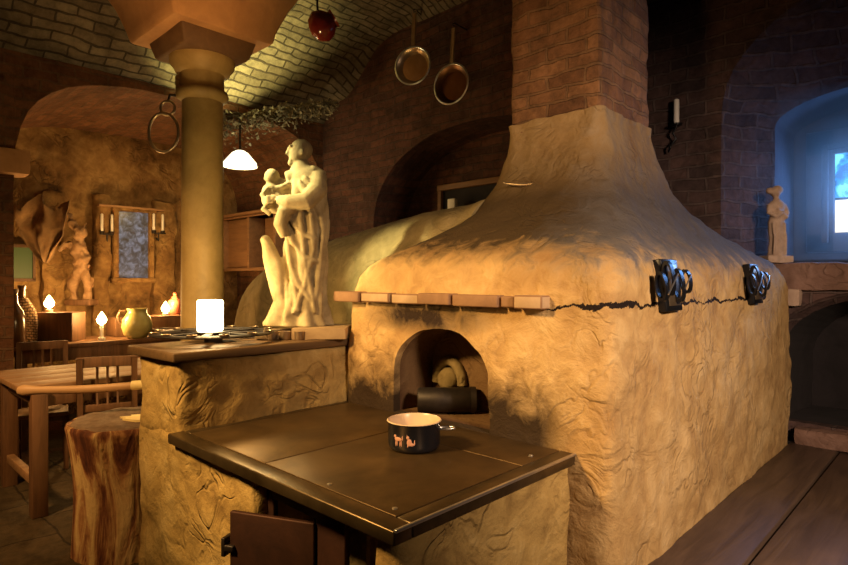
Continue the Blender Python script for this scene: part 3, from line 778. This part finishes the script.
# near table and its chairs
tb = thing('wooden_table', 'plain plank table with square legs at the left edge, behind the axe', 'table', (-4.65, -.75, -.36))
m = MB()
for k in range(4): m.box(-.58+.29*k, -.58+.29*k+.285, -.79, .85, .985, 1.03, .006)
m.build('table_top', WOODT, tb)
for x, y in ((.55, -.66), (-.45, -.66), (.55, .68), (-.45, .68)):
    m = MB(); m.box(x-.055, x+.055, y-.055, y+.055, 0, .985, .006); m.build('leg', WOODM, tb)
m = MB(); m.box(-.45, .55, -.68, -.64, .86, .98, .004); m.box(-.45, .55, .66, .70, .86, .98, .004); m.box(.53, .57, -.66, .68, .86, .98, .004); m.box(-.47, -.43, -.66, .68, .86, .98, .004); m.build('apron', WOODM, tb)
for y in (-.66, .68): m = MB(); m.box(-.45, .55, y-.03, y+.03, .22, .29, .006); m.build('stretcher', WOODT, tb)
ch = thing('wooden_chair', 'dark wooden slat back chair on the stump side of the plank table', 'chair', (-4.02, -.93, -.36), math.radians(68), 'slat back chairs at the plank table')
def chair(r):
    m = MB(); m.box(-.22, .22, -.02, .40, .53, .57, .008); m.build('seat', WOODT, r)
    for x in (-.2, .2):
        m = MB(); m.bar((x, .0, 0), (x, .0, .55), .045, .045, .005); m.bar((x, .0, .54), (x, -.07, 1.22), .045, .05, .005); m.build('leg', WOODM, r)
        m = MB(); m.bar((x, .37, 0), (x, .37, .53), .045, .045, .005); m.build('leg', WOODM, r)
        m = MB(); m.bar((x, .0, .25), (x, .37, .25), .025, .035, .004); m.build('stretcher', WOODM, r)
    m = MB(); m.bar((-.22, -.066, 1.185), (.22, -.066, 1.185), .035, .085, .008); m.build('top_rail', WOODM, r)
    m = MB(); m.bar((-.2, -.025, .80), (.2, -.025, .80), .03, .06, .005); m.build('lower_rail', WOODM, r)
    for x in (-.075, 0, .075): m = MB(); m.bar((x, -.025, .80), (x, -.064, 1.16), .022, .02, .004, up=(1, 0, 0)); m.build('slat', WOODM, r)
chair(ch)
dup(ch, (-5.66, -1.02, -.36), math.radians(-104), 'dark wooden slat back chair between the plank table and the brick pier')

# back table in the alcove with bottles, jugs and small candles
bt = thing('alcove_table', 'long dark table in the alcove carrying the small candles and jugs', 'table', (-6.6, .0, -.36))
m = MB(); m.box(-.42, .42, -1.2, 1.5, 1.09, 1.14, .008); m.build('table_top', WOODM, bt)
m = MB(); m.box(.36, .40, -1.1, 1.4, .95, 1.09, .005); m.box(-.40, -.36, -1.1, 1.4, .95, 1.09, .005); m.build('apron', WOODM, bt)
for x in (-.33, .33):
    for y in (-1.08, 1.38): m = MB(); m.box(x-.05, x+.05, y-.05, y+.05, 0, 1.09, .006); m.build('leg', WOODM, bt)
cb = tag(MB().box(-.24, .24, -.14, .14, 0, .34, .01).build('wooden_box', WOODD, None, (-6.66, -.62, .78), CAM), 'dark wooden box on the alcove table under the leftmost small candle', 'box')
bk = tag(MB().box(-.18, .18, -.55, .75, 0, .24, .01).build('wooden_shelf', WOODM, None, (-6.82, .55, .78)), 'low dark shelf board along the back of the alcove table', 'shelf')
def candle(loc, label, h=.1):
    c = thing('candle', label, 'candle', loc, 0, 'small lit candles in the alcove')
    MB().lathe([(.035, 0), (.04, .01), (.04, .03), (.02, .03), (.02, h)], n=16).build('wax', WAX, c)
    MB().lathe([(.004, h), (.045, h+.03), (.055, h+.065), (.034, h+.11), (.002, h+.16)], n=14).build('flame', WICK, c)
    return c
candle((-6.74, -.70, 1.12), 'small lit candle on the dark box beside the wicker bottle', .04)
candle((-6.35, -.25, .78), 'small lit candle left of the yellowish jug', .18)
candle((-6.72, .66, 1.02), 'small lit candle next to the red lidded jar', .03)
bo = thing('wicker_bottle', 'big wicker covered bottle at the left end of the alcove table', 'bottle', (-6.62, -1.0, .78))
MB().lathe([(.13, 0), (.15, .03), (.155, .25), (.14, .36), (.09, .46), (.05, .52)], n=28).build('wicker_cover', WICKER, bo)
MB().lathe([(.038, .5), (.032, .62), (.04, .63), (.04, .66), (.0005, .66)], n=18).build('neck', GLASSD, bo)
bo = thing('dark_bottle', 'dark brown bottle standing just left of the wicker covered bottle', 'bottle', (-6.30, -1.14, .78))
MB().lathe([(.10, 0), (.115, .02), (.115, .27), (.09, .38), (.04, .47), (.033, .60)], n=24).build('bottle_body', GLASSD, bo)
MB().lathe([(.042, .585), (.042, .62), (.0005, .625)], n=18).build('stopper', WOODD, bo)
jg = thing('jug', 'round yellowish ceramic jug with a handle on the alcove table', 'jug', (-6.28, .13, .78), CAM)
MB().lathe([(.10, 0), (.15, .05), (.175, .14), (.165, .23), (.12, .30), (.105, .33), (.12, .37), (.112, .37), (.097, .33), (.09, .28), (.0005, .27)], n=32).build('jug_body', CERAM, jg)
m = MB(); m.tube([(-.11, -.05, .34), (-.17, -.07, .34), (-.20, -.08, .27), (-.165, -.07, .18)], .017, 8); m.build('handle', CERAD, jg)
bw = tag(MB().lathe([(.06, 0), (.12, .03), (.16, .08), (.165, .10), (.15, .10), (.10, .04), (.0005, .03)], n=28).build('bowl', CERAD, None, (-6.26, .47, .78)), 'dark glazed bowl on the alcove table right of the yellowish jug', 'bowl')
rj = thing('lidded_jar', 'reddish lidded jar glowing next to the rightmost small candle', 'jar', (-6.84, .84, 1.02))
MB().lathe([(.07, 0), (.10, .04), (.11, .12), (.09, .19), (.05, .22)], n=24).build('jar_body', REDC, rj)
MB().lathe([(.055, .215), (.045, .245), (.02, .26), (.03, .285), (.018, .305), (.0005, .31)], n=20).build('lid', REDC, rj)

# wall things in the alcove
def wall_candles(y, z, label):
    c = thing('wall_candlestick', label, 'candle holder', (-7.62, y, z), 0, 'double candle holders beside the small window')
    MB().tube([(-.10, 0, -.12), (-.02, 0, -.16), (.0, 0, -.06)], .012, 8).bar((0, -.10, -.055), (0, .10, -.055), .03, .02, .003).build('bracket', IRON, c)
    for d in (-.07, .06): MB().lathe([(.03, -.05), (.035, -.02), (.022, -.015)], (0, d, 0), 14).build('drip_pan', IRON, c)
    for d in (-.07, .06): MB().lathe([(.019, -.02), (.019, .22), (.004, .235)], (0, d, 0), 12).build('candle_stick', WAX, c)
    return c
wc = wall_candles(.22, 2.2, 'iron holder with two white unlit candles left of the small window')
dup(wc, (-7.55, .90, 2.25), None, 'iron holder with two white unlit candles right of the small window')
tag(MB().bar((-7.62, .10, 2.545), (-7.62, 1.0, 2.545), .10, .03, .005).build('wooden_batten', WOODT, None), 'thin pale batten above the small niche window', 'batten')
cv = thing('carved_figure', 'gnarled brown carved figure on the alcove wall left of the candles', 'carving', (-7.5, -.17, 1.62), CAM)
m = MB(); m.tube([(.02, 0, 0), (.05, -.02, .18), (.0, -.03, .34), (.05, -.02, .46)], [.10, .08, .09, .05], 10)
m.ball((.04, -.06, .50), (.075, .09, .085), 12); m.tube([(0, -.06, .55), (-.10, -.05, .68), (-.12, -.02, .80)], [.05, .035, .012], 8); m.tube([(.08, -.06, .55), (.12, -.03, .64)], [.03, .01], 8)
m.tube([(-.05, -.05, .34), (-.16, -.08, .36), (-.20, -.1, .26)], [.05, .04, .03], 8); m.tube([(.02, 0, .05), (-.08, 0, -.15), (-.05, 0, -.4)], [.09, .07, .05], 8)
m.tube([(.05, 0, .05), (.13, 0, -.15), (.11, 0, -.42)], [.08, .06, .05], 8)
m.build('figure', CARVE, cv, remesh=.02, post=lambda p, n: p+n*(.05*noise.noise(p*9)+.02*noise.noise(p*24)))
MB().box(-.14, .2, -.1, .12, -.46, -.38, .01).build('bracket', WOODM, cv)
m = MB(); N = 26; rows = []
for i in range(N+1):
    u = i/N; row = []
    for j in range(15):
        v = j/14; wdt = lerp(.66, .04, v**2.4); x = (u-.5)*wdt+.10*v; zz = .78*(1-v)+.16*noise.noise(Vector((u*3.5, 0, 9)))*(1-v)
        yy = -.07*math.sin(u*12+v*2.5+2.5*noise.noise(Vector((u*2, v*1.5, 4))))*(1-.5*v)-.08*v+.05*noise.noise(Vector((u*6, v*6, 1)))
        row.append(Vector((x, yy, zz)))
    rows.append(row)
V1 = [[m.bm.verts.new(p) for p in r] for r in rows]; V2 = [[m.bm.verts.new(p+Vector((0, .02, 0))) for p in r] for r in rows]
for i in range(N):
    for j in range(14):
        m.face([V1[i][j], V1[i+1][j], V1[i+1][j+1], V1[i][j+1]]); m.face([V2[i][j], V2[i][j+1], V2[i+1][j+1], V2[i+1][j]])
for i in range(N):
    m.face([V1[i][0], V2[i][0], V2[i+1][0], V1[i+1][0]]); m.face([V1[i][14], V1[i+1][14], V2[i+1][14], V2[i][14]])
for j in range(14):
    m.face([V1[0][j], V1[0][j+1], V2[0][j+1], V2[0][j]]); m.face([V1[N][j], V2[N][j], V2[N][j+1], V1[N][j+1]])
tag(m.build('hanging_cloth', CLOTH, None, (-7.42, -.62, 1.72), CAM, angle=80), 'crumpled brown cloth hanging to a point above the leftmost small candle', 'cloth')
# wall cabinet behind the statue
cb = thing('wall_cabinet', 'brown wooden wall cabinet with open compartments between column and statue', 'cabinet', (-6.5, 1.95, 1.66))
m = MB(); m.box(-1.15, 1.1, .28, .32, 0, .86); m.box(-1.15, 1.1, 0, .32, -.02, .03, .004); m.box(-1.15, 1.1, 0, .32, .80, .85, .004); m.build('case', WOODC, cb)
m = MB(); m.box(-1.2, 1.15, -.05, .34, .84, .88, .006); m.box(-1.18, 1.13, -.03, .33, .80, .82, .004); m.build('cornice', WOODC, cb)
for x in (-1.15, -.36, .38, 1.06): MB().box(x, x+.06, 0, .30, .02, .82, .004).build('divider', WOODC, cb)
MB().box(-1.09, -.36, .08, .10, .03, .80, .003).build('back_panel', WOODC, cb)
# added lamp glowing in place of a lit wall patch, and dried garland
lp = thing('lit_patch_lamp', 'added glowing lamp in place of a lit wall patch under the garland', 'lamp', (-5.44, 1.055, 2.92))
MB().lathe([(.05, .20), (.10, .17), (.20, .05), (.21, 0), (.20, .0), (.09, .16), (.0005, .18)], n=28).build('lamp_shade', m_emit('lit_patch_glow', (1.0, .93, .62), 2.2), lp)
MB().lathe([(.012, .19), (.012, .66)], n=8).build('cord', IRON, lp)
m = MB(); rnd = random.Random(3)
for k in range(1500):
    t = rnd.random(); x = lerp(-.62, .85, t); zb = -.05+.20*t
    p = Vector((x+rnd.gauss(0, .05), rnd.gauss(0, .07), zb-abs(rnd.gauss(0, .13))*(1.2-.7*t)+.05))
    a, b = rnd.uniform(0, 2*PI), rnd.uniform(-1.2, 1.2); d = Vector((math.cos(a)*math.cos(b), math.sin(a)*math.cos(b), math.sin(b))); l = rnd.uniform(.03, .075)
    e = d.cross(Vector((0.3, .2, 1))).normalized()*l*.32; n_ = d.cross(e).normalized()*l*.12
    m.quad(p, p+d*l*.5+e+n_, p+d*l, p+d*l*.5-e+n_)
m.tube([(-.68, 0, -.02), (-.2, 0, .05), (.3, 0, .12), (.9, 0, .2)], .02, 6)
go = m.build('hop_garland', TWIG, None, (-5.22, 1.28, 3.54), CAM, smooth=False)
tag(go, 'dried leafy garland hanging along the arch between column and statue', 'garland')
rd = thing('red_pot', 'glossy red pot hanging high beside the pale vault springer', 'pot', (-2.50, .13, 3.50), CAM)
MB().lathe([(.03, -.09), (.09, -.06), (.125, .0), (.11, .06), (.07, .10), (.06, .12)], n=24, M=Matrix.Rotation(1.0, 4, 'Y')).build('pot_body', REDG, rd)
MB().lathe([(.065, .11), (.075, .13), (.05, .13), (.045, .10), (.0005, .09)], n=24, M=Matrix.Rotation(1.0, 4, 'Y')).build('mouth', REDG, rd)
MB().tube([(-.02, 0, .08), (-.04, 0, .4), (-.05, 0, 1.1)], .008, 6).build('hanging_cord', IRON, rd)

# frying pans on the back wall
def pan(loc, rz, label, mat, tilt):
    p_ = thing('frying_pan', label, 'pan', loc, rz, 'frying pans hung on the back wall')
    M = Matrix.Rotation(PI/2, 4, 'X')
    MB().lathe([(.16, -.03), (.205, .05), (.215, .055), (.195, .052), (.15, -.018), (.0005, -.014)], M=M, n=40, c=(0, -.02, -.62)).build('pan_bowl', [mat], p_)
    MB().lathe([(.205, .05), (.219, .056), (.205, .062), (.198, .054)], M=M, n=40, c=(0, -.02, -.62), cap0=False, cap1=False).build('bright_rim', BRIGHT, p_)
    MB().bar((0, -.06, -.42), (0, -.02, -.02), .038, .014, .005, up=(0, 1, 0)).build('handle', PANH, p_)
    MB().tube([(.0+.022*math.cos(a), -.015, .005+.022*math.sin(a)) for a in [2*PI*i/12 for i in range(12)]], .006, 6, True).build('hanging_ring', mat, p_)
    MB().tube([(0, .26, .06), (0, -.01, .04), (0, -.04, .02), (0, -.03, .0)], .007, 6).build('nail', IRON, p_)
    return p_
pan((-3.35, 2.06, 4.52), math.radians(22), 'shiny frying pan hanging higher, left one of the pair', TINM, 0)
pan((-2.76, 2.06, 4.18), math.radians(8), 'duller frying pan hanging lower, closer to the chimney', COPPER, 0)
# framed opening in the niche
w = MB(); w.box(-3.72, -3.66, 2.84, 2.9, 2.2, 2.70, .006); w.box(-3.72, -2.7, 2.83, 2.9, 2.63, 2.70, .006); w.box(-2.76, -2.70, 2.84, 2.9, 2.2, 2.70, .006); w.box(-3.72, -2.7, 2.83, 2.9, 2.2, 2.26, .006)
wo = struct(w.build('window_4', WOODC)); MB().box(-3.67, -2.75, 2.885, 2.895, 2.25, 2.64).build('pane', SHADEP, wo)
tag(MB().box(-.06, .06, -.03, .03, 0, .13, .01).build('white_block', WAX, None, (-3.38, 2.74, 2.44)), 'small white block standing at the dark niche window', 'block').location.z = 2.36*S

# sconce and figurine on the right
sc = thing('wall_sconce', 'black iron sconce with one white candle on the dark brick right of chimney', 'sconce', (-1.02, 3.58, 3.10), CAM)
MB().lathe([(.02, 0), (.055, .012), (.06, .03), (.05, .03), (.02, .018), (.0005, .018)], n=20).build('drip_pan', IRONB, sc)
MB().tube([(.0, .0, .0), (-.03, .02, -.06), (.01, .03, -.12), (-.05, .04, -.2), (-.04, .10, -.24)], .012, 8).build('bracket', IRONB, sc)
MB().lathe([(.028, .02), (.027, .28), (.006, .295)], n=18).build('candle_stick', WAX, sc)
fg = thing('figurine', 'small standing stone figurine on the ledge left of the window', 'figurine', (-.16, 3.80, 1.665), CAM)
MB().rough(-.12, .12, -.09, .09, 0, .07, .03, .006, 6, .01).build('plinth', STONEP, fg)
W = .0096
def fp(px, py, d=0.0): return Vector(((px-773)*W, d, .07+(255-py)*W))
m = MB(); R = []
for y, cx, hw, d in ((256, 774, 9, 8), (250, 774, 8, 7), (240, 774, 7.2, 6.5), (228, 773.5, 7.8, 6.5), (222, 773.5, 8, 6.5), (214, 774, 6.4, 5.5), (208, 774, 6.8, 5.5), (203, 774, 8, 5.5), (200, 774, 5.5, 4.5), (198, 774, 2.6, 2.8), (194, 773.5, 2.5, 2.6)):
    R.append([fp(cx+hw*math.cos(2*PI*k/24)*(1+.06*math.sin(7*2*PI*k/24+y*.1)*(y > 215)), y, d*W*math.sin(2*PI*k/24)*(1+.06*math.sin(7*2*PI*k/24)*(y > 215))) for k in range(24)])
m.rings(R)
m.ball(fp(773, 191), (4.6*W, 5*W, 5.4*W), 16); m.ball(fp(775, 188.5, .01), (5.6*W, 5.6*W, 4.6*W), 14); m.ball(fp(768, 189, .02), (3.4*W, 3.4*W, 3.6*W), 12); m.ball(fp(771.5, 192, -.045), (1*W, 1.2*W, 1.4*W), 8)
m.tube([fp(767, 203), fp(764.5, 212, -.02), fp(770, 216, -.06), fp(777, 211, -.065)], [2.6*W, 2.4*W, 2.1*W, 1.6*W], 10)
m.tube([fp(781, 203), fp(784, 212, -.01), fp(781, 217, -.05), fp(771, 209, -.065)], [2.6*W, 2.4*W, 2.1*W, 1.6*W], 10)
for k in range(4): m.tube([fp(767+4*k, 222, -.05), fp(768+4*k, 238, -.06), fp(767+4*k, 254, -.065)], 1.1*W, 6)
m.build('standing_figure', STONEP, fg, remesh=.011, post=lambda p, n: p+n*(.004*noise.noise(p*18)), angle=70)
tag(MB().rough(-.055, .055, -.05, .09, 0, .16, .03, .01, 6, .015).build('stone_corbel', STONEP, None, (.02, 3.66, 1.26), 0), 'small pale stone corbel under the ledge below the figurine', 'corbel')

# ------------------------------------------------------------------ light
def lamp(typ, name, loc, e, col, size=.1, aim=None, spot=None, blend=.5):
    d = bpy.data.lights.new(name, typ); d.energy = e*S*S; d.color = col
    if typ == 'AREA': d.size = size*S
    else: d.shadow_soft_size = size*S
    if spot: d.spot_size = math.radians(spot); d.spot_blend = blend
    o = bpy.data.objects.new(name, d); COL.objects.link(o); o.location = Vector(loc)*S
    if aim is not None: o.rotation_euler = (Vector(aim)-Vector(loc)).to_track_quat('-Z', 'Y').to_euler()
    return o
WARM = (1.0, .60, .22)
lamp('SPOT', 'ceiling_spot_hearth', (-1.9, -3.6, 3.3), 1150, WARM, .25, (-1.2, -.3, .75), 54, .9)
lamp('SPOT', 'ceiling_spot_side', (3.2, -1.4, 2.7), 1080, (1.0, .71, .49), .3, (-.3, 1.6, .9), 74, 1.0)
lamp('SPOT', 'ceiling_spot_statue', (-3.15, -1.9, 3.55), 1500, (1.0, .86, .42), .07, (-2.40, -.22, 2.12), 19, .9)
lamp('SPOT', 'vault_lamp', (-4.9, .55, 2.75), 430, (1.0, .90, .32), .12, (-4.85, .6, 4.4), 80, 1.0)
lamp('POINT', 'garland_lamp', (-5.25, 1.0, 2.85), 20, (1.0, .88, .45), .1)
lamp('SPOT', 'springer_spot', (-.6, -2.2, 1.6), 280, (1.0, .48, .15), .2, (-3.4, -.5, 3.85), 22, .9)
lamp('SPOT', 'added_spot_table', (-2.6, -3.9, 3.2), 760, (1.0, .55, .2), .2, (-4.1, -.95, .6), 58, 1.0)  # unseen spot added to brighten the table and stump
lamp('POINT', 'big_candle_light', (-2.485, -.79, 1.55), 36, (1.0, .66, .26), .08)
for k, p_ in enumerate(((-6.74, -.70, 1.34), (-6.35, -.25, 1.16), (-6.72, .66, 1.26))): lamp('POINT', 'small_candle_light', p_, 34, (1.0, .56, .18), .05)
lamp('POINT', 'alcove_fill_light', (-6.9, .6, 2.6), 9, (1.0, .58, .2), .15)  # added unseen fill light to warm the alcove
lamp('SPOT', 'chimney_spot', (-.2, -2.4, 2.6), 120, (1.0, .52, .18), .2, (-.9, 1.6, 3.0), 48, 1.0)
lamp('AREA', 'window_daylight', (.6, 4.86, 2.45), 36, (.15, .40, 1.0), .8, (.0, 2.0, 1.3))
wd = bpy.data.worlds.new('World'); scene.world = wd; wd.use_nodes = True
wd.node_tree.nodes['Background'].inputs[0].default_value = (.03, .018, .012, 1); wd.node_tree.nodes['Background'].inputs[1].default_value = .3

# thin smoke hanging in the window recess
hm = bpy.data.materials.new('smoke_haze'); hm.use_nodes = True; nt = hm.node_tree; nt.nodes.remove(nt.nodes['Principled BSDF'])
vsn = nt.nodes.new('ShaderNodeVolumeScatter'); vsn.inputs['Density'].default_value = .34; vsn.inputs['Anisotropy'].default_value = .3
nt.links.new(vsn.outputs[0], nt.nodes['Material Output'].inputs['Volume'])
hz = MB().box(-.20, 2.7, 3.98, 4.90, 1.70, 3.36).build('haze', hm, smooth=False); hz['kind'] = 'stuff'
tag(hz, 'thin blue lit smoke haze hanging before the daylight window', 'haze')

# ------------------------------------------------------------------ camera
cd = bpy.data.cameras.new('camera'); cd.sensor_width = 36; cd.lens = 36*582/848; cd.shift_y = 2.5/848*-1; cd.clip_start = .05
co = bpy.data.objects.new('camera', cd); COL.objects.link(co); co.location = Vector((1.265, -2.634, 1.5))*S; co.rotation_euler = (PI/2, 0, CAM)
scene.camera = co
vs = scene.view_settings
vs.view_transform = 'Standard'; vs.look = 'None'; vs.gamma = 1; vs.exposure = 0; vs.use_curve_mapping = False
